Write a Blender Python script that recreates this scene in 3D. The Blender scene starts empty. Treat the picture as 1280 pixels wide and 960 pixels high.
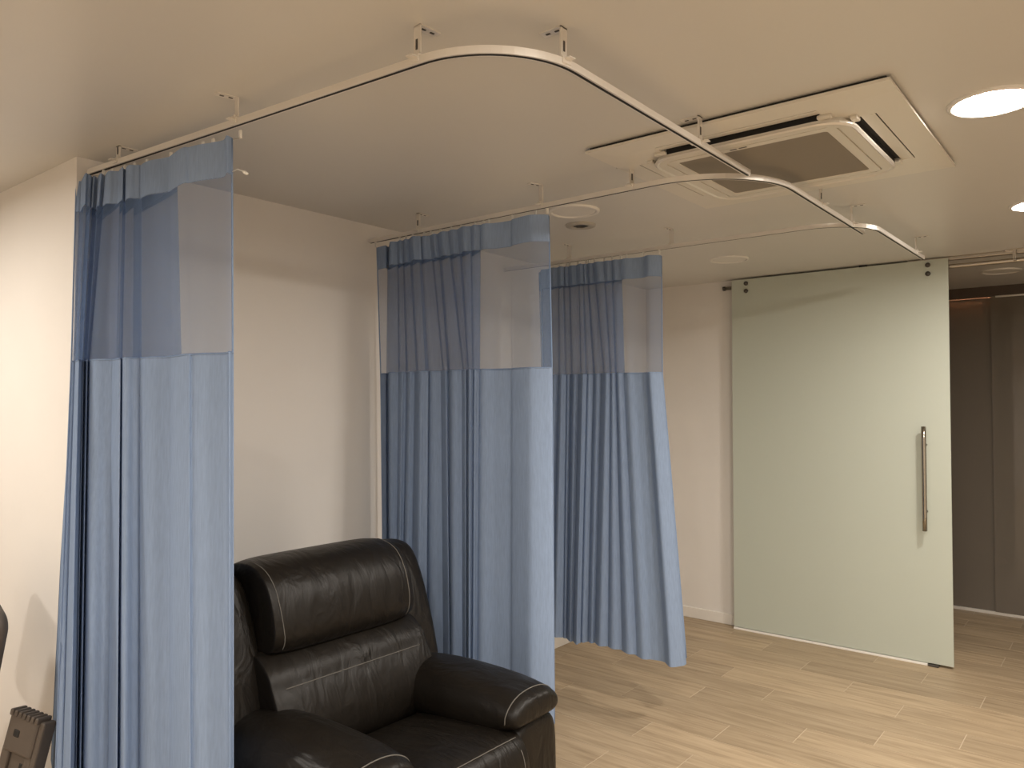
import bpy, bmesh, math, random
from mathutils import Vector, Matrix

random.seed(7)
scene = bpy.context.scene
C = scene.collection

# ------------------------------------------------------------------ camera
F_PX = 962.0
YAW = math.radians(38.9)
PITCH = math.radians(1.46)
CAM_H = 1.55
cam_data = bpy.data.cameras.new('camera')
cam_data.sensor_width = 36.0
cam_data.lens = F_PX / 1280.0 * 36.0
cam_data.clip_start = 0.02
cam = bpy.data.objects.new('camera', cam_data)
C.objects.link(cam)
cam.location = (0, 0, CAM_H)
cam.rotation_euler = (math.radians(90) + PITCH, 0, YAW)
scene.camera = cam

# ------------------------------------------------------------------ world + exposure
world = bpy.data.worlds.new('world')
scene.world = world
world.use_nodes = True
world.node_tree.nodes['Background'].inputs[0].default_value = (0.9, 0.85, 0.8, 1)
world.node_tree.nodes['Background'].inputs[1].default_value = 0.02
scene.view_settings.view_transform = 'Standard'
scene.view_settings.look = 'None'
scene.view_settings.gamma = 1.0
scene.view_settings.use_curve_mapping = False
scene.view_settings.exposure = 1.75
LAMP_COLOR = (1.0, 0.93, 0.845, 1)
LAMP_POWER = 95.0

CEIL = 2.42
TRACK_Z = 2.335
SY, CY = math.sin(YAW), math.cos(YAW)
SP, CP = math.sin(PITCH), math.cos(PITCH)


def on_z(px, py, z):
    """point where the view ray of a pixel meets the height z"""
    k = (px - 640) / F_PX
    m = (480 - py) / F_PX
    fwd = Vector((-SY * CP, CY * CP, SP))
    up = Vector((SY * SP, -CY * SP, CP))
    right = Vector((CY, SY, 0))
    d = fwd + right * k + up * m
    t = (z - CAM_H) / d.z
    return Vector((0, 0, CAM_H)) + d * t


def on_y(px, y, z):
    """point at height z on the vertical plane y=const seen in pixel column px"""
    k = (px - 640) / F_PX
    h = z - CAM_H
    d = (y - k * h * SP * SY) / (CY + k * CP * SY)
    lat = k * (d * CP + h * SP)
    return Vector((-d * SY + lat * CY, d * CY + lat * SY, z))


# ------------------------------------------------------------------ materials
def new_mat(name):
    m = bpy.data.materials.new(name)
    m.use_nodes = True
    nt = m.node_tree
    return m, nt, nt.nodes['Principled BSDF']


def simple(name, col, rough=0.5, metal=0.0, bump=0.0, scale=200.0, var=0.0, vscale=3.0, spec=0.5):
    m, nt, b = new_mat(name)
    b.inputs['Base Color'].default_value = (*col, 1)
    b.inputs['Roughness'].default_value = rough
    b.inputs['Metallic'].default_value = metal
    b.inputs['Specular IOR Level'].default_value = spec
    tc = nt.nodes.new('ShaderNodeTexCoord')
    if bump:
        n = nt.nodes.new('ShaderNodeTexNoise')
        n.inputs['Scale'].default_value = scale
        n.inputs['Detail'].default_value = 4
        nt.links.new(tc.outputs['Object'], n.inputs['Vector'])
        bp = nt.nodes.new('ShaderNodeBump')
        bp.inputs['Strength'].default_value = bump
        bp.inputs['Distance'].default_value = 0.002
        nt.links.new(n.outputs['Fac'], bp.inputs['Height'])
        nt.links.new(bp.outputs['Normal'], b.inputs['Normal'])
    if var:
        n = nt.nodes.new('ShaderNodeTexNoise')
        n.inputs['Scale'].default_value = vscale
        n.inputs['Detail'].default_value = 5
        nt.links.new(tc.outputs['Object'], n.inputs['Vector'])
        r = nt.nodes.new('ShaderNodeValToRGB')
        r.color_ramp.elements[0].position = 0.3
        r.color_ramp.elements[1].position = 0.7
        r.color_ramp.elements[0].color = (*[c * (1 - var) for c in col], 1)
        r.color_ramp.elements[1].color = (*[min(1, c * (1 + var)) for c in col], 1)
        nt.links.new(n.outputs['Fac'], r.inputs['Fac'])
        nt.links.new(r.outputs['Color'], b.inputs['Base Color'])
    return m


M = {}
M['wall'] = simple('wall_paint', (0.78, 0.745, 0.70), 0.65, bump=0.05, scale=350, var=0.015)
M['ceiling'] = simple('ceiling_paint', (0.64, 0.62, 0.58), 0.38, bump=0.03, scale=250, var=0.01)
M['baseboard'] = simple('baseboard_paint', (0.80, 0.76, 0.70), 0.4)
M['grout'] = simple('grout', (0.54, 0.45, 0.33), 0.9, bump=0.2)
M['plastic'] = simple('white_plastic', (0.70, 0.66, 0.58), 0.3)
M['plastic_cover'] = simple('cover_plastic', (0.66, 0.62, 0.54), 0.28)
M['alu'] = simple('painted_aluminium', (0.78, 0.74, 0.68), 0.30, metal=0.35)
M['steel'] = simple('brushed_steel', (0.50, 0.46, 0.40), 0.28, metal=1.0, bump=0.05, scale=600)
M['handle_steel'] = simple('handle_steel', (0.36, 0.33, 0.28), 0.2, metal=1.0)
M['dark_steel'] = simple('dark_steel', (0.10, 0.09, 0.08), 0.4, metal=0.7)
M['black'] = simple('black_gap', (0.012, 0.011, 0.010), 0.7)
M['clear_plastic'] = simple('cord_plastic', (0.8, 0.78, 0.72), 0.3)
M['stitch'] = simple('grey_stitching', (0.10, 0.092, 0.08), 0.7)
M['grey_plastic'] = simple('grey_brown_plastic', (0.088, 0.070, 0.056), 0.5, bump=0.2, scale=500, var=0.1, vscale=9)
M['trim_ring'] = simple('light_trim', (0.76, 0.73, 0.68), 0.35)
M['off_diffuser'] = simple('unlit_diffuser', (0.74, 0.71, 0.66), 0.4)
M['dark_wall'] = simple('dark_wall', (0.10, 0.075, 0.055), 0.6)
M['brown_header'] = simple('brown_header', (0.085, 0.060, 0.042), 0.45)
M['brown_drape'] = simple('brown_drape', (0.14, 0.095, 0.065), 0.8, bump=0.2)
M['counter'] = simple('warm_counter', (0.30, 0.20, 0.12), 0.5, var=0.1)
M['white_strip'] = simple('white_floor_strip', (0.85, 0.82, 0.76), 0.35)


def leather():
    m, nt, b = new_mat('dark_leather')
    b.inputs['Base Color'].default_value = (0.009, 0.0072, 0.0055, 1)
    b.inputs['Roughness'].default_value = 0.40
    b.inputs['Specular IOR Level'].default_value = 0.22
    tc = nt.nodes.new('ShaderNodeTexCoord')
    v = nt.nodes.new('ShaderNodeTexVoronoi')
    v.inputs['Scale'].default_value = 260
    n = nt.nodes.new('ShaderNodeTexNoise')
    n.inputs['Scale'].default_value = 9
    n.inputs['Detail'].default_value = 3
    n.inputs['Distortion'].default_value = 0.8
    mp = nt.nodes.new('ShaderNodeMapping')
    mp.inputs['Scale'].default_value = (0.7, 1.6, 0.8)
    nt.links.new(tc.outputs['Object'], mp.inputs['Vector'])
    nt.links.new(mp.outputs['Vector'], n.inputs['Vector'])
    nt.links.new(tc.outputs['Object'], v.inputs['Vector'])
    b1 = nt.nodes.new('ShaderNodeBump')
    b1.inputs['Strength'].default_value = 0.12
    b1.inputs['Distance'].default_value = 0.001
    nt.links.new(v.outputs['Distance'], b1.inputs['Height'])
    b2 = nt.nodes.new('ShaderNodeBump')
    b2.inputs['Strength'].default_value = 0.48
    b2.inputs['Distance'].default_value = 0.02
    nt.links.new(n.outputs['Fac'], b2.inputs['Height'])
    nt.links.new(b1.outputs['Normal'], b2.inputs['Normal'])
    nt.links.new(b2.outputs['Normal'], b.inputs['Normal'])
    return m


M['leather'] = leather()


def wood_tile():
    m, nt, b = new_mat('wood_look_tile')
    tc = nt.nodes.new('ShaderNodeTexCoord')
    oi = nt.nodes.new('ShaderNodeObjectInfo')
    comb = nt.nodes.new('ShaderNodeVectorMath')
    comb.operation = 'MULTIPLY_ADD'
    comb.inputs[1].default_value = (1.0, 1.0, 1.0)
    mul = nt.nodes.new('ShaderNodeVectorMath')
    mul.operation = 'SCALE'
    mul.inputs[0].default_value = (37.0, 11.0, 53.0)
    nt.links.new(oi.outputs['Random'], mul.inputs['Scale'])
    nt.links.new(tc.outputs['Object'], comb.inputs[0])
    nt.links.new(mul.outputs['Vector'], comb.inputs[2])
    mp = nt.nodes.new('ShaderNodeMapping')
    mp.inputs['Scale'].default_value = (1.1, 16.0, 1.0)
    nt.links.new(comb.outputs['Vector'], mp.inputs['Vector'])
    n = nt.nodes.new('ShaderNodeTexNoise')
    n.inputs['Scale'].default_value = 2.2
    n.inputs['Detail'].default_value = 8
    n.inputs['Roughness'].default_value = 0.62
    n.inputs['Distortion'].default_value = 0.5
    nt.links.new(mp.outputs['Vector'], n.inputs['Vector'])
    r = nt.nodes.new('ShaderNodeValToRGB')
    r.color_ramp.elements[0].position = 0.28
    r.color_ramp.elements[0].color = (0.275, 0.20, 0.122, 1)
    r.color_ramp.elements[1].position = 0.72
    r.color_ramp.elements[1].color = (0.50, 0.39, 0.26, 1)
    e = r.color_ramp.elements.new(0.5)
    e.color = (0.405, 0.305, 0.195, 1)
    nt.links.new(n.outputs['Fac'], r.inputs['Fac'])
    hsv = nt.nodes.new('ShaderNodeHueSaturation')
    mr = nt.nodes.new('ShaderNodeMapRange')
    mr.inputs['To Min'].default_value = 0.88
    mr.inputs['To Max'].default_value = 1.10
    nt.links.new(oi.outputs['Random'], mr.inputs['Value'])
    nt.links.new(mr.outputs['Result'], hsv.inputs['Value'])
    nt.links.new(r.outputs['Color'], hsv.inputs['Color'])
    nt.links.new(hsv.outputs['Color'], b.inputs['Base Color'])
    b.inputs['Roughness'].default_value = 0.48
    bp = nt.nodes.new('ShaderNodeBump')
    bp.inputs['Strength'].default_value = 0.12
    bp.inputs['Distance'].default_value = 0.001
    nt.links.new(n.outputs['Fac'], bp.inputs['Height'])
    nt.links.new(bp.outputs['Normal'], b.inputs['Normal'])
    return m


M['tile'] = wood_tile()


def fabric(name, col, trans=0.25, sheer=0.0, weave=900.0):
    m = bpy.data.materials.new(name)
    m.use_nodes = True
    nt = m.node_tree
    for n in list(nt.nodes):
        nt.nodes.remove(n)
    out = nt.nodes.new('ShaderNodeOutputMaterial')
    tc = nt.nodes.new('ShaderNodeTexCoord')
    mp = nt.nodes.new('ShaderNodeMapping')
    mp.inputs['Scale'].default_value = (1, 1, 0.12)
    nt.links.new(tc.outputs['Object'], mp.inputs['Vector'])
    ns = nt.nodes.new('ShaderNodeTexNoise')
    ns.inputs['Scale'].default_value = 160
    ns.inputs['Detail'].default_value = 4
    nt.links.new(mp.outputs['Vector'], ns.inputs['Vector'])
    rm = nt.nodes.new('ShaderNodeValToRGB')
    rm.color_ramp.elements[0].position = 0.25
    rm.color_ramp.elements[1].position = 0.75
    rm.color_ramp.elements[0].color = (*[c * 0.92 for c in col], 1)
    rm.color_ramp.elements[1].color = (*[min(1, c * 1.08) for c in col], 1)
    nt.links.new(ns.outputs['Fac'], rm.inputs['Fac'])
    n2 = nt.nodes.new('ShaderNodeTexNoise')
    n2.inputs['Scale'].default_value = 14
    n2.inputs['Detail'].default_value = 5
    nt.links.new(tc.outputs['Object'], n2.inputs['Vector'])
    bp = nt.nodes.new('ShaderNodeBump')
    bp.inputs['Strength'].default_value = 0.18
    bp.inputs['Distance'].default_value = 0.01
    nt.links.new(n2.outputs['Fac'], bp.inputs['Height'])
    d = nt.nodes.new('ShaderNodeBsdfDiffuse')
    t = nt.nodes.new('ShaderNodeBsdfTranslucent')
    for s in (d, t):
        nt.links.new(rm.outputs['Color'], s.inputs['Color'])
        nt.links.new(bp.outputs['Normal'], s.inputs['Normal'])
    mx = nt.nodes.new('ShaderNodeMixShader')
    mx.inputs[0].default_value = trans
    nt.links.new(d.outputs[0], mx.inputs[1])
    nt.links.new(t.outputs[0], mx.inputs[2])
    last = mx
    if sheer:
        tr = nt.nodes.new('ShaderNodeBsdfTransparent')
        m2 = nt.nodes.new('ShaderNodeMixShader')
        m2.inputs[0].default_value = sheer
        nt.links.new(mx.outputs[0], m2.inputs[1])
        nt.links.new(tr.outputs[0], m2.inputs[2])
        last = m2
    nt.links.new(last.outputs[0], out.inputs['Surface'])
    return m


M['curtain'] = fabric('blue_curtain_cloth', (0.295, 0.385, 0.55), 0.27)
M['netting'] = fabric('blue_curtain_netting', (0.25, 0.36, 0.57), 0.48, sheer=0.57)


def emission(name, col, strength):
    m = bpy.data.materials.new(name)
    m.use_nodes = True
    nt = m.node_tree
    nt.nodes.remove(nt.nodes['Principled BSDF'])
    e = nt.nodes.new('ShaderNodeEmission')
    e.inputs['Color'].default_value = col
    e.inputs['Strength'].default_value = strength
    nt.links.new(e.outputs[0], nt.nodes['Material Output'].inputs['Surface'])
    return m


M['lamp'] = emission('lit_diffuser', LAMP_COLOR, LAMP_POWER)
M['led'] = emission('led_strip_glow', (1.0, 0.52, 0.30, 1), 10.0)


def frosted():
    m = bpy.data.materials.new('frosted_glass')
    m.use_nodes = True
    nt = m.node_tree
    b = nt.nodes['Principled BSDF']
    b.inputs['Base Color'].default_value = (0.66, 0.70, 0.61, 1)
    b.inputs['Roughness'].default_value = 0.42
    b.inputs['Specular IOR Level'].default_value = 1.0
    t = nt.nodes.new('ShaderNodeBsdfTranslucent')
    t.inputs['Color'].default_value = (0.60, 0.66, 0.55, 1)
    mx = nt.nodes.new('ShaderNodeMixShader')
    mx.inputs[0].default_value = 0.25
    nt.links.new(b.outputs[0], mx.inputs[1])
    nt.links.new(t.outputs[0], mx.inputs[2])
    nt.links.new(mx.outputs[0], nt.nodes['Material Output'].inputs['Surface'])
    return m


M['frosted'] = frosted()


def tinted():
    m, nt, b = new_mat('dark_tinted_glass')
    b.inputs['Base Color'].default_value = (0.24, 0.21, 0.175, 1)
    b.inputs['Roughness'].default_value = 0.06
    b.inputs['Specular IOR Level'].default_value = 0.6
    tr = nt.nodes.new('ShaderNodeBsdfTransparent')
    tr.inputs['Color'].default_value = (0.80, 0.72, 0.64, 1)
    mx = nt.nodes.new('ShaderNodeMixShader')
    mx.inputs[0].default_value = 0.38
    nt.links.new(b.outputs[0], mx.inputs[1])
    nt.links.new(tr.outputs[0], mx.inputs[2])
    nt.links.new(mx.outputs[0], nt.nodes['Material Output'].inputs['Surface'])
    return m


M['tinted'] = tinted()


def filter_mesh():
    m, nt, b = new_mat('filter_mesh')
    tc = nt.nodes.new('ShaderNodeTexCoord')
    ch = nt.nodes.new('ShaderNodeTexChecker')
    ch.inputs['Scale'].default_value = 260
    ch.inputs['Color1'].default_value = (0.19, 0.165, 0.13, 1)
    ch.inputs['Color2'].default_value = (0.29, 0.255, 0.205, 1)
    nt.links.new(tc.outputs['Object'], ch.inputs['Vector'])
    nt.links.new(ch.outputs['Color'], b.inputs['Base Color'])
    b.inputs['Roughness'].default_value = 0.7
    return m


M['filter'] = filter_mesh()


# ------------------------------------------------------------------ mesh helpers
def link_mesh(name, me, mat, parent=None, smooth=False):
    if mat is not None:
        me.materials.append(mat)
    if smooth:
        for p in me.polygons:
            p.use_smooth = True
    o = bpy.data.objects.new(name, me)
    C.objects.link(o)
    if parent is not None:
        o.parent = parent
    return o


def from_bm(name, bm, mat, parent=None, smooth=False):
    me = bpy.data.meshes.new(name)
    bmesh.ops.recalc_face_normals(bm, faces=bm.faces[:])
    bm.to_mesh(me)
    bm.free()
    return link_mesh(name, me, mat, parent, smooth)


def add_box(bm, lo, hi, bevel=0.0, seg=2, mat=None):
    r = bmesh.ops.create_cube(bm, size=1.0)
    vs = r['verts']
    c = [(a + b) / 2 for a, b in zip(lo, hi)]
    s = [abs(b - a) for a, b in zip(lo, hi)]
    for v in vs:
        v.co = Vector((v.co.x * s[0] + c[0], v.co.y * s[1] + c[1], v.co.z * s[2] + c[2]))
    if bevel:
        es = list({e for v in vs for e in v.link_edges})
        q = bmesh.ops.bevel(bm, geom=es, offset=bevel, segments=seg, affect='EDGES', profile=0.5)
        vs = list({v for f in q['faces'] for v in f.verts} | {v for v in vs if v.is_valid})
    if mat is not None:
        for v in vs:
            v.co = mat @ v.co
    return vs


def box(name, lo, hi, mat, parent=None, bevel=0.0, seg=2, xf=None):
    bm = bmesh.new()
    add_box(bm, lo, hi, bevel, seg, xf)
    return from_bm(name, bm, mat, parent)


def add_tube(bm, pts, r, n=10, cap=True):
    pts = [Vector(p) for p in pts]
    rings = []
    prev = None
    for i, p in enumerate(pts):
        a = pts[max(i - 1, 0)]
        b = pts[min(i + 1, len(pts) - 1)]
        t = (b - a).normalized()
        if prev is None:
            u = t.orthogonal().normalized()
        else:
            u = (prev - t * prev.dot(t)).normalized()
        prev = u
        w = t.cross(u)
        rr = r[i] if isinstance(r, (list, tuple)) else r
        rings.append([bm.verts.new(p + (u * math.cos(2 * math.pi * k / n) + w * math.sin(2 * math.pi * k / n)) * rr) for k in range(n)])
    for a, b in zip(rings, rings[1:]):
        for k in range(n):
            bm.faces.new((a[k], a[(k + 1) % n], b[(k + 1) % n], b[k]))
    if cap:
        bm.faces.new(rings[0][::-1])
        bm.faces.new(rings[-1])


def tube(name, pts, r, mat, parent=None, n=10):
    bm = bmesh.new()
    add_tube(bm, pts, r, n)
    return from_bm(name, bm, mat, parent, True)


def add_lathe(bm, prof, center, n=40, axis='Z'):
    cx, cy, cz = center
    rings = []
    for r, h in prof:
        ring = []
        for k in range(n):
            a = 2 * math.pi * k / n
            if axis == 'Z':
                co = (cx + r * math.cos(a), cy + r * math.sin(a), cz + h)
            else:
                co = (cx + r * math.cos(a), cy + h, cz + r * math.sin(a))
            ring.append(bm.verts.new(co))
        rings.append(ring)
    for a, b in zip(rings, rings[1:]):
        for k in range(n):
            bm.faces.new((a[k], a[(k + 1) % n], b[(k + 1) % n], b[k]))
    return rings


def lathe(name, prof, center, mat, parent=None, n=40, cap0=False, cap1=False, axis='Z', smooth=True):
    bm = bmesh.new()
    rings = add_lathe(bm, prof, center, n, axis)
    if cap0:
        bm.faces.new(rings[0])
    if cap1:
        bm.faces.new(rings[-1])
    return from_bm(name, bm, mat, parent, smooth)


def loft(name, rings, mat, parent=None, sub=2, smooth=True):
    bm = bmesh.new()
    vr = [[bm.verts.new(p) for p in ring] for ring in rings]
    n = len(vr[0])
    for a, b in zip(vr, vr[1:]):
        for k in range(n):
            bm.faces.new((a[k], a[(k + 1) % n], b[(k + 1) % n], b[k]))
    bm.faces.new(vr[0][::-1])
    bm.faces.new(vr[-1])
    o = from_bm(name, bm, mat, parent, smooth)
    if sub:
        s = o.modifiers.new('smooth', 'SUBSURF')
        s.levels = sub
        s.render_levels = sub
    return o


def empty(name, loc=(0, 0, 0)):
    o = bpy.data.objects.new(name, None)
    o.empty_display_size = 0.1
    o.location = loc
    C.objects.link(o)
    return o


def adopt(root):
    """parts are built in world coordinates: keep them in place under a moved root"""
    inv = Matrix.Translation(root.location).inverted()
    for ch in root.children:
        ch.matrix_parent_inverse = inv


def tag(o, label, cat, group=None):
    o['label'] = label
    o['category'] = cat
    if group:
        o['group'] = group
    return o


def struct(o):
    o['kind'] = 'structure'
    return o


# ------------------------------------------------------------------ room shell
XB = -2.88      # wall behind the bays
YL = 1.13       # wall that returns to the left
YD = 5.20       # wall with the sliding door
XJ = -0.96      # door opening starts here, behind the slid-open door
YP = 6.68       # dark glass partition beyond
XR, YR, XL = 2.8, -3.0, -5.4

struct(box('wall_left', (XL, YL, 0), (XB, YL + 0.2, CEIL), M['wall']))
struct(box('wall_back', (XB - 0.2, YL + 0.2, 0), (XB, YD + 0.25, CEIL), M['wall']))
struct(box('wall_far', (XB, YD, 0), (XJ, YD + 0.25, CEIL), M['wall']))   # runs on behind the slid-open door
struct(box('wall_far_right', (0.75, YD, 0), (XR, YD + 0.25, CEIL), M['wall']))
struct(box('wall_right', (XR, YR - 0.2, 0), (XR + 0.2, 9.4, CEIL), M['wall']))
struct(box('wall_rear', (XL, YR - 0.2, 0), (XR, YR, CEIL), M['wall']))
struct(box('wall_end', (XL - 0.2, YR - 0.2, 0), (XL, YL + 0.2, CEIL), M['wall']))
struct(box('wall_corridor', (XB - 0.2, YD + 0.25, 0), (XB, 9.4, CEIL), M['wall']))
struct(box('wall_beyond', (XB, 9.2, 0), (XR, 9.4, CEIL), M['dark_wall']))
struct(box('ceiling', (XL - 0.2, YR - 0.2, CEIL), (XR + 0.2, 9.4, CEIL + 0.15), M['ceiling']))

BH = 0.075
struct(box('baseboard_back', (XB, YL, 0), (XB + 0.012, YD - 0.012, BH), M['baseboard'], bevel=0.003))
struct(box('baseboard_far', (XB + 0.012, YD - 0.012, 0), (XJ, YD, BH), M['baseboard'], bevel=0.003))
struct(box('baseboard_left', (XL, YL - 0.012, 0), (XB, YL, BH), M['baseboard'], bevel=0.003))

# floor slab with every tile plank
floor = struct(box('floor', (XL - 0.2, YR - 0.2, -0.12), (XR + 0.2, 9.4, -0.0010), M['grout']))
PW, PL, GAP = 0.2, 0.905, 0.0042
Y0 = 2.78
phase = {0: -1.844, 1: -1.535, 2: -1.235}
seq = [0, 1, 0, 1, 2, 0, 1, 0, 2, 1, 0, 2]
plank_cache = {}


def plank_mesh(ln):
    key = round(ln, 3)
    if key not in plank_cache:
        bm = bmesh.new()
        add_box(bm, (0, 0, -0.008), (ln - GAP, PW - GAP, 0.0), 0)
        me = bpy.data.meshes.new('plank')
        bm.to_mesh(me)
        bm.free()
        me.materials.append(M['tile'])
        plank_cache[key] = me
    return plank_cache[key]


far_bm = bmesh.new()
row = -40
count = 0
while True:
    ya = Y0 + row * PW
    if ya > YP - 0.06:
        break
    if ya > YR - PW:
        xa_lim = XL if ya + PW < YL + 0.05 else XB
        off = phase[seq[row % len(seq)]]
        k0 = math.floor((xa_lim - off) / PL)
        x = off + k0 * PL
        while x < XR:
            a, b = max(x, xa_lim), min(x + PL, XR)
            if b - a > 0.03:
                near = ya > 1.1 and a > XB - 0.01 and a < 1.4
                if near:
                    o = bpy.data.objects.new('plank', plank_mesh(b - a))
                    C.objects.link(o)
                    o.location = (a, ya, 0)
                    o.parent = floor
                    count += 1
                else:
                    add_box(far_bm, (a, ya, -0.008), (b - GAP, ya + PW - GAP, 0))
            x += PL
    row += 1
fo = from_bm('plank_field', far_bm, M['tile'], floor)
fo['kind'] = 'stuff'


# ------------------------------------------------------------------ ceiling lights
def ceiling_light(x, y, on, label, group=None, r=0.105, name='ceiling_light'):
    e = empty(name, (x, y, CEIL))
    tag(e, label, 'ceiling light', group)
    lathe('trim_ring', [(r + 0.012, 0), (r + 0.011, -0.006), (r + 0.004, -0.009), (r - 0.004, -0.008), (r - 0.006, 0.0)], (0, 0, 0), M['trim_ring'], e)
    bm = bmesh.new()
    rings = add_lathe(bm, [(r - 0.006, -0.003), (r * 0.5, -0.0045)], (0, 0, 0), 40)
    bm.faces.new(rings[-1])
    from_bm('diffuser', bm, M['lamp'] if on else M['off_diffuser'], e, True)
    return e


ceiling_light(-0.30, 2.575, True, 'lit round ceiling light beside the air conditioner cassette')
ceiling_light(-0.30, 4.03, True, 'lit round ceiling light near the frosted glass sliding door')
ceiling_light(-1.95, 2.86, False, 'unlit round ceiling light above the recliner bay by the small ceiling speaker')
ceiling_light(-1.88, 4.41, False, 'unlit round ceiling light between the last curtain track and the sliding door')
ceiling_light(-0.66, 5.92, False, 'unlit round ceiling light in the corridor beyond the glass door')
for (x, y, lab) in ((-0.30, 1.15, 'lit round ceiling light before the curve of the first curtain track'), (-0.30, -0.35, 'lit round ceiling light over the middle of the open room'),
                    (1.35, 2.6, 'lit round ceiling light level with the air conditioner, by the plain right wall'), (1.35, 0.4, 'lit round ceiling light halfway along the plain right wall'),
                    (-3.5, 0.05, 'lit round ceiling light over the folding stand and grey chair'), (-2.2, -1.2, 'lit round ceiling light between the rear wall and the recess'),
                    (-0.3, -1.9, 'lit round ceiling light closest to the rear wall'), (1.35, -1.6, 'lit round ceiling light in the corner of rear and right walls')):
    ceiling_light(x, y, True, lab, 'lit ceiling lights of the open room')

# small round ceiling speaker with dark centre
e = empty('ceiling_speaker', (-2.08, 3.11, CEIL))
tag(e, 'small round ceiling fixture with a dark centre hole behind the second curtain', 'ceiling fixture')
lathe('ring', [(0.074, 0), (0.072, -0.008), (0.055, -0.012), (0.040, -0.010), (0.034, 0.0)], (0, 0, 0), simple('speaker_ring', (0.42, 0.39, 0.34), 0.4), e)
lathe('inner_cone', [(0.036, -0.006), (0.022, -0.011), (0.02, -0.003)], (0, 0, 0), M['dark_steel'], e)
lathe('centre_hole', [(0.021, -0.004), (0.001, -0.004)], (0, 0, 0), M['black'], e, cap1=True)


# ------------------------------------------------------------------ air conditioner cassette
def cassette(cx, cy):
    z0 = CEIL
    e = empty('air_conditioner', (cx, cy, z0))
    tag(e, 'square white ceiling cassette air conditioner with a dark mesh intake', 'air conditioner')
    H = 0.478
    box('gap_shade', (-H + 0.012, -H + 0.012, -0.010), (H - 0.012, H - 0.012, 0.0), M['black'], e)  # black slab painting in the shade of the gap under the ceiling
    # panel with four louvre openings
    cuts = [-H, -0.392, -0.328, -0.26, 0.26, 0.328, 0.392, H]
    bm = bmesh.new()
    g = [[bm.verts.new((x, y, -0.010)) for y in cuts] for x in cuts]
    for i in range(7):
        for j in range(7):
            hole = (i in (1, 5) and j == 3) or (j in (1, 5) and i == 3)
            if not hole:
                bm.faces.new((g[i][j], g[i + 1][j], g[i + 1][j + 1], g[i][j + 1]))
    r = bmesh.ops.extrude_face_region(bm, geom=bm.faces[:])
    for v in r['geom']:
        if isinstance(v, bmesh.types.BMVert):
            edge = max(abs(v.co.x), abs(v.co.y)) > H - 0.001
            v.co.z = -0.022
            if edge:
                v.co.z = -0.018
    from_bm('panel', bm, M['plastic'], e)
    # centre cover: rounded square standing proud, with the intake frame inside
    def rsq(h, rad, n=7):
        pts = []
        for sx, sy, a0 in ((1, 1, 0), (-1, 1, 90), (-1, -1, 180), (1, -1, 270)):
            for k in range(n):
                a = math.radians(a0 + 90 * k / (n - 1))
                pts.append((sx * (h - rad) + rad * math.cos(a), sy * (h - rad) + rad * math.sin(a)))
        return pts
    def ringmesh(name, levels, mat, capz=None):
        bm = bmesh.new()
        vs = [[bm.verts.new((x, y, z)) for x, y in rsq(h, rad)] for h, rad, z in levels]
        n = len(vs[0])
        for a, b in zip(vs, vs[1:]):
            for k in range(n):
                bm.faces.new((a[k], a[(k + 1) % n], b[(k + 1) % n], b[k]))
        if capz:
            bm.faces.new(vs[-1])
        return from_bm(name, bm, mat, e, False)
    cov = ringmesh('centre_cover', [(0.326, 0.10, -0.018), (0.326, 0.10, -0.030), (0.330, 0.10, -0.031), (0.328, 0.095, -0.040), (0.316, 0.09, -0.042), (0.300, 0.09, -0.0415), (0.285, 0.02, -0.041), (0.284, 0.02, -0.036), (0.281, 0.02, -0.036), (0.280, 0.02, -0.041), (0.250, 0.012, -0.041), (0.246, 0.012, -0.037)], M['plastic_cover'])
    ringmesh('rim', [(0.325, 0.10, -0.038), (0.333, 0.10, -0.041), (0.326, 0.097, -0.045), (0.318, 0.094, -0.041)], M['alu'])
    gr = box('intake_mesh', (-0.250, -0.250, -0.0385), (0.250, 0.250, -0.035), M['filter'], e)
    # maker's mark on the cover, too small to read
    for (a, b_) in ((-0.052, -0.030), (-0.022, 0.004)):
        box('mark', (a, -0.270, -0.0418), (b_, -0.263, -0.0405), M['dark_steel'], e)
    for k in range(4):
        rot = Matrix.Rotation(math.pi / 2 * k, 4, 'Z')
        bm = bmesh.new()
        add_box(bm, (-0.262, -0.396, -0.0135), (0.262, -0.322, -0.0105), 0, mat=rot)
        add_box(bm, (-0.250, -0.3290, -0.030), (0.250, -0.3255, -0.0105), 0, mat=rot)
        from_bm('louvre_slot_shade', bm, M['black'], e)  # black sheet and inner lining put the slot's shade into the colour
        bm = bmesh.new()
        prof = [(-0.388, -0.0225), (-0.380, -0.0230), (-0.368, -0.0215), (-0.347, -0.0185), (-0.347, -0.0160), (-0.368, -0.0190), (-0.380, -0.0200), (-0.388, -0.0200)]
        a = [bm.verts.new(rot @ Vector((-0.262, y, z))) for y, z in prof]
        b = [bm.verts.new(rot @ Vector((0.262, y, z))) for y, z in prof]
        for q in range(8):
            bm.faces.new((a[q], a[(q + 1) % 8], b[(q + 1) % 8], b[q]))
        bm.faces.new(a)
        bm.faces.new(b[::-1])
        lv = from_bm('louvre', bm, M['plastic'], e)
        for s in (-1, 1):
            bm = bmesh.new()
            add_box(bm, (s * 0.268 - 0.020, -0.346, -0.032), (s * 0.268 + 0.020, -0.325, -0.021), 0.003, mat=rot)
            from_bm('louvre_pivot', bm, M['plastic_cover'], e)
    return e


cassette(-0.962, 2.66)


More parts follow.
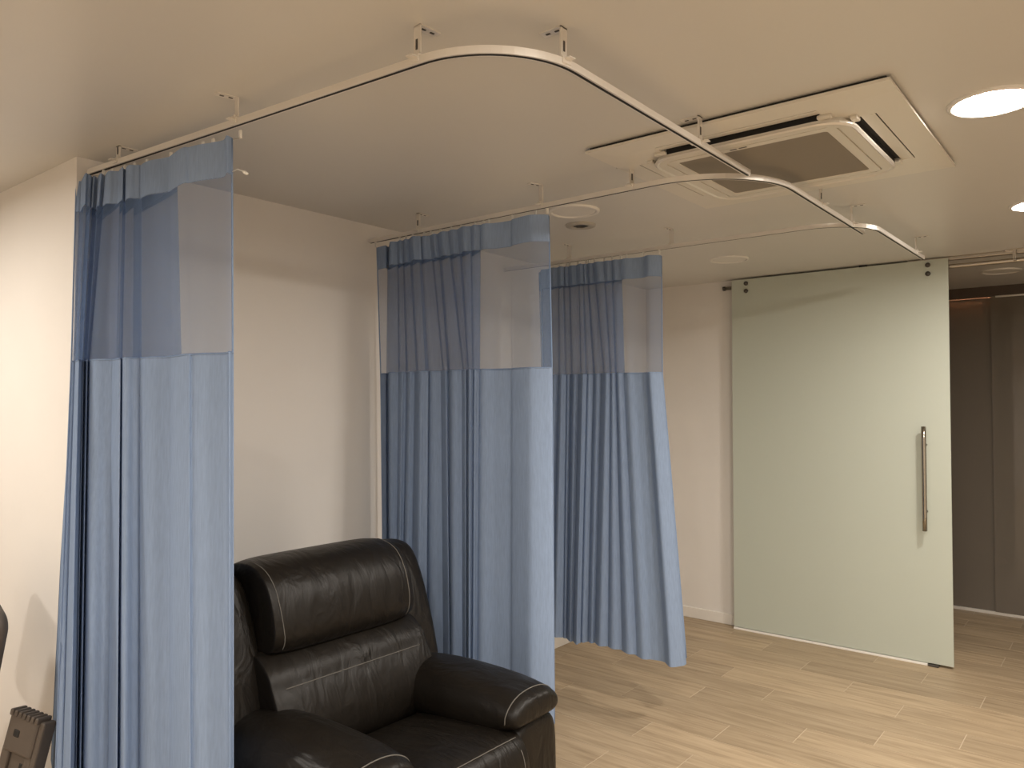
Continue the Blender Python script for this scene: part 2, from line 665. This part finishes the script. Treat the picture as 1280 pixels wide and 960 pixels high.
# ------------------------------------------------------------------ curtain tracks
def sweep_track(name, pts, parent):
    prof = [(-0.009, 0.009), (0.009, 0.009), (0.009, -0.009), (0.0035, -0.009), (0.0035, -0.003), (-0.0035, -0.003), (-0.0035, -0.009), (-0.009, -0.009)]
    bm = bmesh.new()
    rings = []
    for i, p in enumerate(pts):
        a = pts[max(i - 1, 0)]
        b = pts[min(i + 1, len(pts) - 1)]
        t = (b - a)
        t.z = 0
        t.normalize()
        nrm = Vector((-t.y, t.x, 0))
        rings.append([bm.verts.new(p + nrm * u + Vector((0, 0, w))) for u, w in prof])
    n = len(prof)
    for a, b in zip(rings, rings[1:]):
        for k in range(n):
            bm.faces.new((a[k], a[(k + 1) % n], b[(k + 1) % n], b[k]))
    bm.faces.new(rings[0][::-1])
    bm.faces.new(rings[-1])
    rail = from_bm(name, bm, M['alu'], parent)
    bm = bmesh.new()                                     # flat black strip over the slot mouth, painting in its shade
    rings = []
    for i, p in enumerate(pts):
        a = pts[max(i - 1, 0)]
        b = pts[min(i + 1, len(pts) - 1)]
        t = (b - a); t.z = 0; t.normalize()
        nrm = Vector((-t.y, t.x, 0))
        rings.append([bm.verts.new(p + nrm * u + Vector((0, 0, -0.0093))) for u in (-0.0042, 0.0042)])
    for a, b in zip(rings, rings[1:]):
        bm.faces.new((a[0], a[1], b[1], b[0]))
    from_bm('runner_slot_shade', bm, M['black'], rail)
    return rail


def l_path(pa, corner, pb, rad, n=16):
    """straight - arc - straight, from pa via corner to pb"""
    u = (pa - corner); u.z = 0; u.normalize()
    w = (pb - corner); w.z = 0; w.normalize()
    pts = [pa.lerp(corner + u * rad, k / 6) for k in range(6)]
    c0 = corner + u * rad + w * rad
    for k in range(n + 1):
        a = math.pi / 2 * k / n
        p = c0 - w * rad * math.cos(a) - u * rad * math.sin(a)
        p.z = corner.z
        pts.append(p)
    e = corner + w * rad
    pts += [e.lerp(pb, k / 6) for k in range(1, 7)]
    return pts


def bracket(parent, p, t, side, ptop=None):
    """angle bracket: ceiling plate, drop plate, clip on the rail; side = direction of the ceiling plate"""
    t = Vector(t).normalized()
    s = Vector(side).normalized()
    top = CEIL - p.z
    w = s.cross(Vector((0, 0, 1))).normalized()
    xf = Matrix(((s.x, w.x, 0, p.x), (s.y, w.y, 0, p.y), (0, 0, 1, p.z), (0, 0, 0, 1)))
    bm = bmesh.new()
    add_box(bm, (-0.002, -0.012, top - 0.003), (0.060, 0.012, top), 0, mat=xf)
    add_box(bm, (-0.002, -0.012, 0.018), (0.002, 0.012, top), 0, mat=xf)
    add_box(bm, (-0.002, -0.010, 0.0105), (0.012, 0.010, 0.018), 0, mat=xf)
    br = from_bm('bracket', bm, M['alu'], parent)
    for d in (0.018, 0.043):
        bm = bmesh.new()
        add_box(bm, (d - 0.006, -0.003, top - 0.0045), (d + 0.006, 0.003, top - 0.002), 0.001, mat=xf)
        from_bm('screw_slot', bm, M['dark_steel'], br)
    bm = bmesh.new()
    add_box(bm, (-0.0035, -0.003, 0.028), (-0.0018, 0.003, 0.052), 0, mat=xf)
    from_bm('drop_slot', bm, M['dark_steel'], br)
    # clip hugging the rail
    n = Vector((-t.y, t.x, 0))
    xr = Matrix(((t.x, n.x, 0, p.x), (t.y, n.y, 0, p.y), (0, 0, 1, p.z), (0, 0, 0, 1)))
    bm = bmesh.new()
    add_box(bm, (-0.016, -0.013, 0.009), (0.016, 0.013, 0.013), 0.001, mat=xr)
    for q in (-1, 1):
        add_box(bm, (-0.013, q * 0.011 - 0.002, -0.004), (0.013, q * 0.011 + 0.002, 0.011), 0, mat=xr)
        add_box(bm, (-0.010, q * 0.020 - 0.009, 0.004), (0.010, q * 0.020 + 0.009, 0.007), 0, mat=xr)
    from_bm('clip', bm, M['alu'], br)
    return br


TZ = Vector((0, 0, 1))
g = 'L-shaped white curtain tracks'
# first track
t1 = empty('curtain_track', (-1.01, 1.22, TRACK_Z))
tag(t1, 'curved white curtain track round the bay with the black recliner', 'curtain track', g)
pts1 = l_path(Vector((-2.86, 1.165, 2.368)), Vector((-1.008, 1.235, TRACK_Z)), Vector((-1.008, 2.53, TRACK_Z)), 0.25)
sweep_track('rail', pts1, t1)
for (px, py, side, t) in ((127, 209, (0, 1), (1, 0)), (287, 157, (-0.2, -1), (1, 0)), (517, 75, (0.1, 1), (1, 0)), (712, 76, (-1, 0), (0.25, 1)), (876, 180, (-1, 0), (0, 1))):
    p = on_z(px, py, TRACK_Z)
    q = min(pts1, key=lambda v: (v - p).length)
    # slide onto the rail
    best = None
    for a, b in zip(pts1, pts1[1:]):
        d = b - a
        k = max(0, min(1, (p - a).dot(d) / d.length_squared))
        c = a + d * k
        if best is None or (c - p).length < best[0]:
            best = (c - p).length, c, d
    bracket(t1, best[1], (best[2].x, best[2].y, 0), (*side, 0))
adopt(t1)
# second track
t2 = empty('curtain_track', (-0.955, 2.44, TRACK_Z))
tag(t2, 'curved white curtain track of the middle bay under the air conditioner', 'curtain track', g)
pts2 = l_path(Vector((-2.86, 2.455, TRACK_Z)), Vector((-0.955, 2.435, TRACK_Z)), Vector((-0.952, 3.74, TRACK_Z)), 0.36)
sweep_track('rail', pts2, t2)
pts3 = l_path(Vector((-2.86, 3.475, TRACK_Z)), Vector((-0.885, 3.485, TRACK_Z)), Vector((-0.868, 4.60, TRACK_Z)), 0.25)


def put_brackets(root, pts, items):
    for (px, py, side) in items:
        p = on_z(px, py, TRACK_Z)
        best = None
        for a, b in zip(pts, pts[1:]):
            d = b - a
            k = max(0, min(1, (p - a).dot(d) / d.length_squared))
            c = a + d * k
            if best is None or (c - p).length < best[0]:
                best = (c - p).length, c, d
        bracket(root, best[1], (best[2].x, best[2].y, 0), (*side, 0))


put_brackets(t2, pts2, ((520, 289, (0, 1)), (673, 257, (-0.3, -1)), (787, 234, (-1, 0.1)), (1029, 257, (-1, 0)), (1068, 281, (1, 0))))
adopt(t2)
t3 = empty('curtain_track', (-0.885, 3.485, TRACK_Z))
tag(t3, 'curved white curtain track of the last bay before the sliding door', 'curtain track', g)
sweep_track('rail', pts3, t3)
put_brackets(t3, pts3, ((708, 325, (0, -1)), (836, 307, (0, -1)), (1150, 316, (1, 0))))
adopt(t3)


# ------------------------------------------------------------------ curtains
def catmull(pts, n):
    out = []
    m = len(pts)
    for i in range(m - 1):
        p0, p1, p2, p3 = pts[max(i - 1, 0)], pts[i], pts[i + 1], pts[min(i + 2, m - 1)]
        for k in range(n):
            t = k / n
            a = (p1 * 2 + (p2 - p0) * t * 0.75 + (p0 * 1.5 - p1 * 4.5 + 0 * p2) * 0) * 0.5
            # cardinal spline with tension
            s = 0.38
            m1 = (p2 - p0) * s
            m2 = (p3 - p1) * s
            h00 = 2 * t ** 3 - 3 * t ** 2 + 1
            h10 = t ** 3 - 2 * t ** 2 + t
            h01 = -2 * t ** 3 + 3 * t ** 2
            h11 = t ** 3 - t ** 2
            out.append(p1 * h00 + m1 * h10 + p2 * h01 + m2 * h11)
    out.append(pts[-1].copy())
    return out


Z_TOP, Z_BAND, Z_SEAM, Z_BOT = 2.300, 2.192, 1.69, 0.29


def curtain(label, yline, feats, ztop=(0.0, 0.0), vs=1.0, bot=Z_BOT, seed=1, hooks=(), extra=None, seam=Z_SEAM):
    rnd = random.Random(seed)
    e = empty('privacy_curtain', (0, 0, 0))
    tag(e, label, 'curtain', 'blue hospital privacy curtains')
    NS = 6
    cols = {}
    px_levels = []

    def row_at(z):
        # blend the pixel columns of the three levels
        if z >= seam:
            f = min(1, (Z_TOP - z) / (Z_TOP - seam))
            a, b = 0, 1
            amp = 0.74 + 0.18 * f
        else:
            f = (seam - z) / (seam - bot)
            a, b = 1, 2
            amp = 0.90 + 0.35 * f
        pts = []
        for ft in feats:
            px = ft[a] * (1 - f) + ft[b] * f
            v = ft[3] * amp * vs
            y = yline(px, z) + v
            pts.append(on_y(px, y, z))
        row = catmull(pts, NS)
        return row

    NC = (len(feats) - 1) * NS + 1
    wob = [rnd.uniform(-1, 1) for _ in range(60)]

    def build(name, zs, mat, parent, jag=None, push=0.0):
        bm = bmesh.new()
        rows = []
        for zi, z in enumerate(zs):
            r = row_at(z)
            vv = []
            for ci, p in enumerate(r):
                u = ci / (NC - 1)
                q = p.copy()
                # tops follow the hooks, slightly sagging in between; hem a little uneven
                dz = (ztop[0] * (1 - u) + ztop[1] * u) * max(0, (z - seam) / (Z_TOP - seam)) if z > seam else 0
                q.z += dz
                if z <= bot + 0.001:
                    q.z += 0.012 * math.sin(u * 9 + seed) - 0.02 * u
                q.y += push
                vv.append(bm.verts.new(q))
            rows.append(vv)
        for a, b in zip(rows, rows[1:]):
            for k in range(NC - 1):
                bm.faces.new((a[k], a[k + 1], b[k + 1], b[k]))
        me = bpy.data.meshes.new(name)
        bm.to_mesh(me)
        bm.free()
        return link_mesh(name, me, mat, parent, True)

    band = build('header_band', [Z_TOP, Z_TOP - 0.03, Z_TOP - 0.07, Z_BAND], M['curtain'], e)
    net = build('netting_panel', [Z_BAND + 0.002 - k * (Z_BAND - seam) / 6 for k in range(7)], M['netting'], e)
    cloth = build('cloth_panel', [seam + 0.004 - k * (seam - bot) / 16 for k in range(16)] + [bot], M['curtain'], e)
    # stitched hems: thin proud strips on the seam and down both vertical edges
    def strip(name, pts, r, parent):
        tube(name, pts, r, M['curtain'], parent, 6)
    strip('seam', row_at(seam)[::2] + [row_at(seam)[-1]], 0.0022, cloth)
    zs = [Z_TOP - 0.002 - k * (Z_TOP - bot) / 24 for k in range(25)]
    for idx in (0, -1):
        ps = []
        for z in zs:
            q = row_at(z)[idx].copy()
            u = 0 if idx == 0 else 1
            if z > seam:
                q.z += ztop[u] * (z - seam) / (Z_TOP - seam)
            ps.append(q)
        strip('side_hem', ps, 0.0028, e)
    # gliders in the track with hook wires
    top = row_at(Z_TOP)
    for fi in hooks:
        p = top[fi * NS].copy()
        u = fi / (len(feats) - 1)
        zt = p.z + ztop[0] * (1 - u) + ztop[1] * u
        yt = yline(feats[fi][0], Z_TOP)
        gl = box('glider', (p.x - 0.005, yt - 0.003, zt + 0.004), (p.x + 0.005, yt + 0.003, zt + 0.028), M['clear_plastic'], e, bevel=0.001)
        tube('hook', [(p.x, yt, zt + 0.006), (p.x, (yt + p.y) / 2, zt + 0.001), (p.x, p.y + 0.003, zt - 0.004)], 0.0012, M['steel'], gl, 5)
    return e


def gather(bounds, seed, front=-0.058, back=0.065):
    """deep pleats: each visible panel runs right, then doubles back behind itself"""
    rnd = random.Random(seed)
    out = []
    for a, b in zip(bounds, bounds[1:]):
        w = [q - p for p, q in zip(a, b)]
        at = lambda f: tuple(p + f * d for p, d in zip(a, w))
        f = front + rnd.uniform(-0.018, 0.018)
        out.append((*at(0.03), f))
        out.append((*at(0.55), f + 0.008))
        out.append((*at(0.98), f + 0.034))
        out.append((*at(-0.22), back + rnd.uniform(-0.015, 0.01)))
    return out


B1 = [(95, 89, 67), (105, 97, 83), (115, 103, 92), (124, 108, 98), (133, 112, 103), (151, 147, 141), (158, 153, 150), (177, 177, 176), (221, 227, 229)]
F1 = gather(B1, 2) + [(222, 228, 230, -.062), (236, 240, 241, -.06), (250, 255, 256, -.055), (278, 281, 282, -.034), (283, 286, 287, -.058), (290, 291, 291, -.035)]


def line1(px, z):
    k = max(0.0, min(1.0, (190 - px) / 110))
    return 1.165 + max(0, px - 94) / 196 * 0.04 - k * 0.13 * min(1, (Z_TOP - z) / 1.5)


n1 = len(F1)
c1 = curtain('blue privacy curtain with netting top hanging beside the bright white wall corner', line1,
             F1, ztop=(0.035, 0.0), seed=3, hooks=(1, 5, 9, 13, 17, 21, 25, 29, n1 - 5, n1 - 4, n1 - 1), bot=0.29)
# loose white pull tab at the edge of the first curtain
pe = Vector(on_y(291, 1.175, 2.20))
tube('pull_tab', [pe, pe + Vector((0.025, 0.0, 0.002)), pe + Vector((0.05, 0.0, -0.008)), pe + Vector((0.058, 0.0, -0.012)), pe + Vector((0.072, 0, -0.020))], [0.0015, 0.0015, 0.002, 0.005, 0.004], M['clear_plastic'], c1, 8)

B2 = list(zip((487, 498, 505, 514, 526, 540, 550, 562, 576, 590, 601), (486, 500, 510, 523, 536, 555, 563, 580, 586, 592, 600),
              (487, 496, 503, 518, 533, 560, 564, 581, 585, 590, 597)))
F2 = [(471, 476, 480, .01), (482, 482, 484, .0), (486, 485, 487, .05)] + gather(B2, 5) + [(603, 601, 598, -.055), (618, 618, 616, -.03), (638, 639, 638, -.018), (641, 641, 641, -.038),
      (662, 662, 663, -.055), (684, 687, 690, .0), (686, 690, 693, .02)]
n2 = len(F2)
curtain('blue privacy curtain with netting top hanging right behind the black recliner', lambda px, z: 2.45, F2, seed=5,
        hooks=tuple([0] + list(range(4, n2 - 7, 4)) + [n2 - 7, n2 - 5, n2 - 3, n2 - 2]), bot=0.30)

B3 = list(zip((676, 688, 699, 705, 713, 724, 729, 735, 744, 756, 766, 777), (679, 690, 700, 708, 716, 727, 734, 744, 756, 764, 771, 781),
              (672, 686, 692, 704, 711, 719, 726, 737, 747, 762, 781, 799)))
F3 = gather(B3, 9, -0.05, 0.05) + [(779, 783, 801, -.045), (790, 794, 814, -.025), (803, 806, 830, -.015), (810, 812, 838, -.05), (824, 825, 854, .0), (827, 828, 858, .03)]
n3 = len(F3)
curtain('blue privacy curtain with netting top flaring at its hem, nearest the sliding door', lambda px, z: 3.478, F3, seed=8,
        hooks=tuple(list(range(1, n3 - 6, 4)) + [n3 - 6, n3 - 4, n3 - 2]), bot=0.30, seam=1.705)


# ------------------------------------------------------------------ recliner
def superring(cy, cz, hw, hh, n=16, e=2.8):
    pts = []
    for k in range(n):
        a = 2 * math.pi * k / n
        c, s = math.cos(a), math.sin(a)
        pts.append((cy + hw * math.copysign(abs(c) ** (2 / e), c), cz + hh * math.copysign(abs(s) ** (2 / e), s)))
    return pts


YC = 1.675


def recliner():
    e = empty('recliner', (-2.0, YC, 0))
    tag(e, 'black leather recliner armchair with padded headrest and grey stitching', 'armchair')
    L = M['leather']

    def pillow(name, prof, half, shrink, yc=YC, parent=e, sub=2, cen=None):
        """profile in x,z swept along y with rounded ends"""
        cx = sum(p[0] for p in prof) / len(prof)
        cz = sum(p[1] for p in prof) / len(prof)
        ts = [-1, -0.985, -0.93, -0.75, -0.4, 0, 0.4, 0.75, 0.93, 0.985, 1]
        rings = []
        for t in ts:
            a = abs(t)
            s = 1 - shrink * (0 if a < 0.5 else ((a - 0.5) / 0.5) ** 4)
            rings.append([(cx + (x - cx) * s, yc + t * half, cz + (z - cz) * s) for x, z in prof])
        return loft(name, rings, L, parent, sub)

    # back shell with two side wings
    wing = [(-2.24, 1.02), (-2.19, 0.985), (-2.12, 0.82), (-2.06, 0.62), (-2.03, 0.42), (-2.06, 0.20), (-2.25, 0.12), (-2.42, 0.16), (-2.50, 0.45), (-2.48, 0.75), (-2.44, 0.95), (-2.36, 1.015)]
    for s in (-1, 1):
        pillow('back_wing', wing, 0.080, 0.10, YC + s * 0.372)
    pillow('back_panel', [(-2.34, 0.99), (-2.28, 0.9), (-2.25, 0.4), (-2.3, 0.15), (-2.42, 0.15), (-2.49, 0.5), (-2.46, 0.85), (-2.42, 0.98)], 0.33, 0.05)
    head = [(-2.38, 0.97), (-2.33, 1.03), (-2.24, 1.057), (-2.13, 1.042), (-2.07, 0.985), (-2.035, 0.89), (-2.022, 0.81), (-2.065, 0.762), (-2.16, 0.755), (-2.28, 0.78), (-2.37, 0.86)]
    hr = pillow('headrest', head, 0.293, 0.09)
    lum = [(-2.13, 0.80), (-2.07, 0.775), (-2.02, 0.735), (-2.005, 0.695), (-1.985, 0.665), (-1.955, 0.60), (-1.945, 0.53), (-1.965, 0.465), (-2.02, 0.43), (-2.15, 0.43), (-2.23, 0.55), (-2.22, 0.72)]
    lb = pillow('lumbar_cushion', lum, 0.325, 0.07)
    # stitching lies on the cushions along the headrest sides and across the back cushion
    def stitch(cushion, pts, r=0.0016):
        bpy.context.view_layer.update()
        ev = cushion.evaluated_get(bpy.context.evaluated_depsgraph_get())
        out = []
        for p in pts:
            ok, co, nr, _ = ev.closest_point_on_mesh(Vector(p))
            out.append(co + nr * 0.0004)
        tube('stitching', out, r, M['stitch'], cushion, 6)

    for s in (-1, 1):
        pts = [(-2.22, 1.07), (-2.13, 1.045), (-2.06, 0.985), (-2.02, 0.89), (-2.0, 0.82), (-2.03, 0.77)]
        stitch(hr, catmull([Vector((x, YC + s * (0.274 - 0.010 * i / 5), z)) for i, (x, z) in enumerate(pts)], 5))
    stitch(lb, [(-1.98, YC + t, 0.70) for t in [k * 0.028 - 0.28 for k in range(21)]])

    # seat and footrest
    seat = [(-2.02, 0.465), (-1.9, 0.492), (-1.72, 0.515), (-1.58, 0.525), (-1.515, 0.515), (-1.475, 0.47), (-1.465, 0.38), (-1.50, 0.30), (-1.7, 0.28), (-2.02, 0.29)]
    st = pillow('seat_cushion', seat, 0.252, 0.05)
    stitch(st, [(-1.505, YC + t, 0.53) for t in [k * 0.023 - 0.23 for k in range(21)]])
    for s in (-1, 1):
        stitch(st, [(-1.46, YC + s * 0.222, 0.50 - 0.02 * k) for k in range(9)])
    pillow('footrest_panel', [(-1.56, 0.33), (-1.475, 0.315), (-1.462, 0.22), (-1.47, 0.11), (-1.5, 0.085), (-1.6, 0.09)], 0.228, 0.05)
    box('base_frame', (-2.38, YC - 0.40, 0.0), (-1.58, YC + 0.40, 0.12), M['black'], e, bevel=0.01)

    for s in (-1, 1):
        yc = YC + s * 0.335
        # upholstered arm body under the pad
        body = []
        for x, hw, top, bot in ((-2.30, 0.085, 0.49, 0.07), (-2.28, 0.105, 0.51, 0.05), (-2.0, 0.115, 0.53, 0.045), (-1.7, 0.118, 0.54, 0.045), (-1.555, 0.117, 0.54, 0.045), (-1.525, 0.11, 0.535, 0.05), (-1.515, 0.09, 0.51, 0.08)):
            body.append([(x, y, z) for y, z in superring(yc + s * 0.01, (top + bot) / 2, hw, (top - bot) / 2, 16, 5)])
        loft('arm_body', body, L, e, 2)
        pad = []
        for x, zc, hw, hh in ((-2.17, 0.525, 0.07, 0.04), (-2.15, 0.535, 0.105, 0.07), (-2.06, 0.550, 0.122, 0.088), (-1.90, 0.560, 0.130, 0.092), (-1.75, 0.563, 0.135, 0.088),
                              (-1.63, 0.568, 0.136, 0.077), (-1.55, 0.572, 0.130, 0.060), (-1.512, 0.575, 0.120, 0.043), (-1.496, 0.577, 0.10, 0.024)):
            pad.append([(x, y, z - 0.12 * (y - yc) ** 2 / hw) for y, z in superring(yc - s * 0.008, zc, hw, hh, 18, 2.6)])
        pd = loft('arm_pad', pad, L, e, 2)
        stitch(pd, [(-1.535 + 0.01 * math.sin(a), yc - s * 0.008 + 0.17 * math.cos(a), 0.56 + 0.12 * math.sin(a)) for a in [-0.25 + (math.pi + 0.5) * k / 28 for k in range(29)]], 0.002)
    adopt(e)
    return e


recliner()

# ------------------------------------------------------------------ frosted sliding door
YG = 5.132
dl, dr = on_y(916, YG, 1.5).x, on_y(1188, YG, 1.5).x
d1 = struct(empty('door_1', ((dl + dr) / 2, YG, 0)))
d1['label'] = 'frosted greenish glass sliding door with a long steel handle'
box('glass_panel', (dl, YG - 0.006, 0.016), (dr, YG + 0.006, 2.408), M['frosted'], d1, bevel=0.0015)
hx = on_y(1155.5, YG - 0.06, 1.1).x
hn = tube('handle', [(hx, YG - 0.066, 0.80 + 0.615 * k / 8) for k in range(9)], 0.0135, M['handle_steel'], d1, 16)
for z in (0.91, 1.305):
    tube('standoff', [(hx, YG - 0.066, z), (hx, YG - 0.004, z)], 0.008, M['dark_steel'], hn, 10)
    tube('standoff_cap', [(hx, YG + 0.005, z), (hx, YG + 0.012, z)], 0.012, M['dark_steel'], hn, 12)
for px in (933, 1160):
    x = on_y(px, YG, 2.38).x
    for z in (2.398 - 0.02, 2.398 - 0.072):
        lathe('clamp_bolt', [(0.001, -0.018), (0.013, -0.017), (0.0145, -0.012), (0.0145, -0.004)], (x, YG, z), M['dark_steel'], d1, 16, axis='Y')
adopt(d1)

# hanging rails of the door, threshold strip and floor guide
rx0 = on_y(904.5, 5.165, 2.36).x
rl = empty('door_rail', (rx0, 5.165, 2.36))
tag(rl, 'pair of steel sliding rails under the ceiling above the frosted door', 'rail')
tube('rail', [(rx0 + (0.75 - rx0) * k / 10, 5.166, 2.362) for k in range(11)], 0.0125, M['steel'], rl, 14)
box('upper_channel', (XJ - 0.1, 5.150, 2.398), (0.75, 5.185, CEIL), M['steel'], rl, bevel=0.004)
for x in (on_y(1268, 5.12, 2.39).x, 0.3):
    bm = bmesh.new()
    add_box(bm, (x - 0.045, 5.115, CEIL - 0.006), (x + 0.045, 5.160, CEIL), 0.001)
    add_box(bm, (x - 0.008, 5.118, 2.36), (x + 0.008, 5.126, CEIL), 0.001)
    add_box(bm, (x - 0.006, 5.118, 2.356), (x + 0.006, 5.160, 2.368), 0.001)
    from_bm('hanger', bm, M['steel'], rl)
box('end_stop', (on_y(1074, YG, 2.4).x, YG - 0.010, 2.409), (on_y(1083, YG, 2.4).x, YG + 0.02, 2.417), M['black'], rl)
tube('end_cap', [(rx0 - 0.004, 5.166, 2.362), (rx0 + 0.012, 5.166, 2.362)], 0.0155, M['dark_steel'], rl, 14)
tube('wall_mount', [(rx0 + 0.10, 5.166, 2.362), (rx0 + 0.10, YD, 2.362)], 0.011, M['dark_steel'], rl, 12)
adopt(rl)
gx = on_y(1160, YG, 0.0).x
tag(box('threshold_strip', (dl, YG - 0.016, 0.0), (gx, YG + 0.012, 0.0125), M['white_strip'], bevel=0.002), 'thin white floor strip under the frosted glass door', 'threshold')
fg = box('floor_guide', (gx + 0.004, YG - 0.022, 0.0), (gx + 0.06, YG + 0.022, 0.012), M['dark_steel'], bevel=0.003)
tag(fg, 'small dark floor guide under the open edge of the glass door', 'door guide')

# ------------------------------------------------------------------ corridor partition of dark glass
xs = on_y(1247, YP, 1.5).x
struct(box('trim_1', (XB, YP - 0.03, 2.346), (XR, YP + 0.05, CEIL), M['brown_header']))
struct(box('trim_2', (XB, YP - 0.02, 0), (XR, YP + 0.03, 0.022), M['alu'], bevel=0.002))
w1 = struct(empty('window_1', (XB, YP, 0)))
w1['label'] = 'dark brown tinted glass partition beyond the sliding door'
for a, b, dy in ((XB, -1.62, 0), (-1.615, xs, 0), (xs - 0.03, xs + 1.1, -0.02), (xs + 1.105, XR, 0)):
    box('glass_pane', (a, YP - 0.004 + dy, 0.022), (b, YP + 0.004 + dy, 2.346), M['tinted'], w1)
box('top_clamp', (xs, YP - 0.034, 2.334), (xs + 1.1, YP - 0.010, 2.346), M['alu'], w1, bevel=0.002)
adopt(w1)
led = tag(box('led_strip', (-1.6, YP + 0.056, 2.348), (xs - 0.03, YP + 0.072, 2.356), M['led']), 'warm glowing light strip over the brown drape behind dark glass', 'light strip')
# brown drape behind the left pane
bm = bmesh.new()
rows = []
for z in (2.33, 1.6, 0.8, 0.06):
    r = []
    for k in range(121):
        x = -1.95 + (xs + 1.95) * k / 120
        r.append(bm.verts.new((x, YP + 0.10 + 0.03 * math.sin(k * 0.55) + 0.01 * math.sin(k * 0.21), z)))
    rows.append(r)
for a, b in zip(rows, rows[1:]):
    for k in range(120):
        bm.faces.new((a[k], a[k + 1], b[k + 1], b[k]))
dr_ = from_bm('drape', bm, M['brown_drape'], None, True)
tag(dr_, 'brown pleated drape behind the dark glass partition', 'curtain')

# ------------------------------------------------------------------ folded equipment by the left wall
def equipment():
    e = empty('folding_stand', (-3.05, 0.98, 0))
    tag(e, 'grey brown plastic folding stand with ridged hinge leaning by the white wall', 'folding stand')
    G = M['grey_plastic']
    base = on_y(34, 0.98, 0.49)
    lean = math.radians(14)
    rot = Matrix.Translation(base) @ Matrix.Rotation(YAW - math.radians(20), 4, 'Z') @ Matrix.Rotation(math.radians(9), 4, 'Y') @ Matrix.Rotation(math.radians(-9), 4, 'X') @ Matrix.Diagonal((1.22, 1.05, 1.0, 1.0)) 
    # hinge head
    bm = bmesh.new()
    add_box(bm, (-0.052, -0.022, -0.075), (0.052, 0.022, 0.045), 0.010, 3, rot)
    hd = from_bm('hinge_head', bm, G, e)
    for k in range(7):
        x = -0.046 + k * 0.0153
        bm = bmesh.new()
        add_box(bm, (x - 0.0055, -0.026, 0.035), (x + 0.0055, 0.026, 0.056), 0.004, 2, rot)
        from_bm('ridge', bm, G, hd)
    bm = bmesh.new()
    add_box(bm, (-0.022, -0.0235, -0.022), (-0.002, -0.020, 0.000), 0.003, 2, rot)
    from_bm('keyhole', bm, M['black'], hd)
    # side shell
    bm = bmesh.new()
    add_box(bm, (0.050, -0.016, -0.20), (0.068, 0.03, 0.045), 0.006, 2, rot)
    from_bm('side_shell', bm, G, e)
    # two legs and the inner slide
    for x0, x1, lab in ((-0.055, -0.028, 'leg'), (0.030, 0.052, 'leg')):
        bm = bmesh.new()
        add_box(bm, (x0, -0.016, -0.50), (x1, 0.016, -0.06), 0.005, 2, rot)
        from_bm(lab, bm, G, e)
    bm = bmesh.new()
    add_box(bm, (-0.028, -0.006, -0.46), (0.030, 0.012, -0.06), 0.004, 2, rot)
    from_bm('slide_plate', bm, M['grey_plastic'], e)
    bm = bmesh.new()
    add_box(bm, (0.010, -0.0075, -0.13), (0.020, -0.0055, -0.10), 0.001, 1, rot)
    from_bm('slot', bm, M['black'], e)
    bm = bmesh.new()
    add_box(bm, (-0.060, -0.022, -0.52), (0.060, 0.024, -0.485), 0.008, 2, rot)
    from_bm('foot_bar', bm, G, e)
    adopt(e)
    # neighbouring chair back with rounded corner, mostly outside the frame
    c = empty('task_chair', (-3.45, 0.86, 0))
    tag(c, 'dark grey chair with rounded back beside the white wall at the picture edge', 'chair')
    tip = on_y(2, 0.90, 0.845)
    xf = Matrix.Translation(tip) @ Matrix.Rotation(math.radians(24), 4, 'Y')
    def part(name, lo, hi, bv, m=G):
        bm = bmesh.new()
        add_box(bm, lo, hi, bv, 4, xf)
        return from_bm(name, bm, m, c)
    outline = []
    for cx, cz, a0 in ((-0.045, -0.035, 0), (-0.30, -0.035, 90), (-0.30, -0.28, 180), (-0.045, -0.28, 270)):
        for k in range(7):
            a = math.radians(a0 + 15 * k)
            outline.append((cx, cz, math.cos(a), math.sin(a)))
    rings = []
    for yy, rr in ((-0.024, 0.040), (-0.018, 0.052), (0.0, 0.056), (0.018, 0.052), (0.024, 0.040)):
        rings.append([xf @ Vector((cx + rr * ca, yy, cz + rr * sa)) for cx, cz, ca, sa in outline])
    loft('backrest', rings, G, c, 0)
    bx0 = tip.x - 0.32
    box('seat', (bx0 - 0.24, 0.55, 0.42), (bx0 + 0.12, 0.95, 0.47), G, c, bevel=0.02, seg=3)
    for sx in (-0.2, 0.09):
        for sy in (0.58, 0.92):
            tube('leg', [(bx0 + sx, sy, 0.43), (bx0 + sx * 1.05, sy, 0.0)], 0.012, M['dark_steel'], c, 10)
    adopt(c)


equipment()
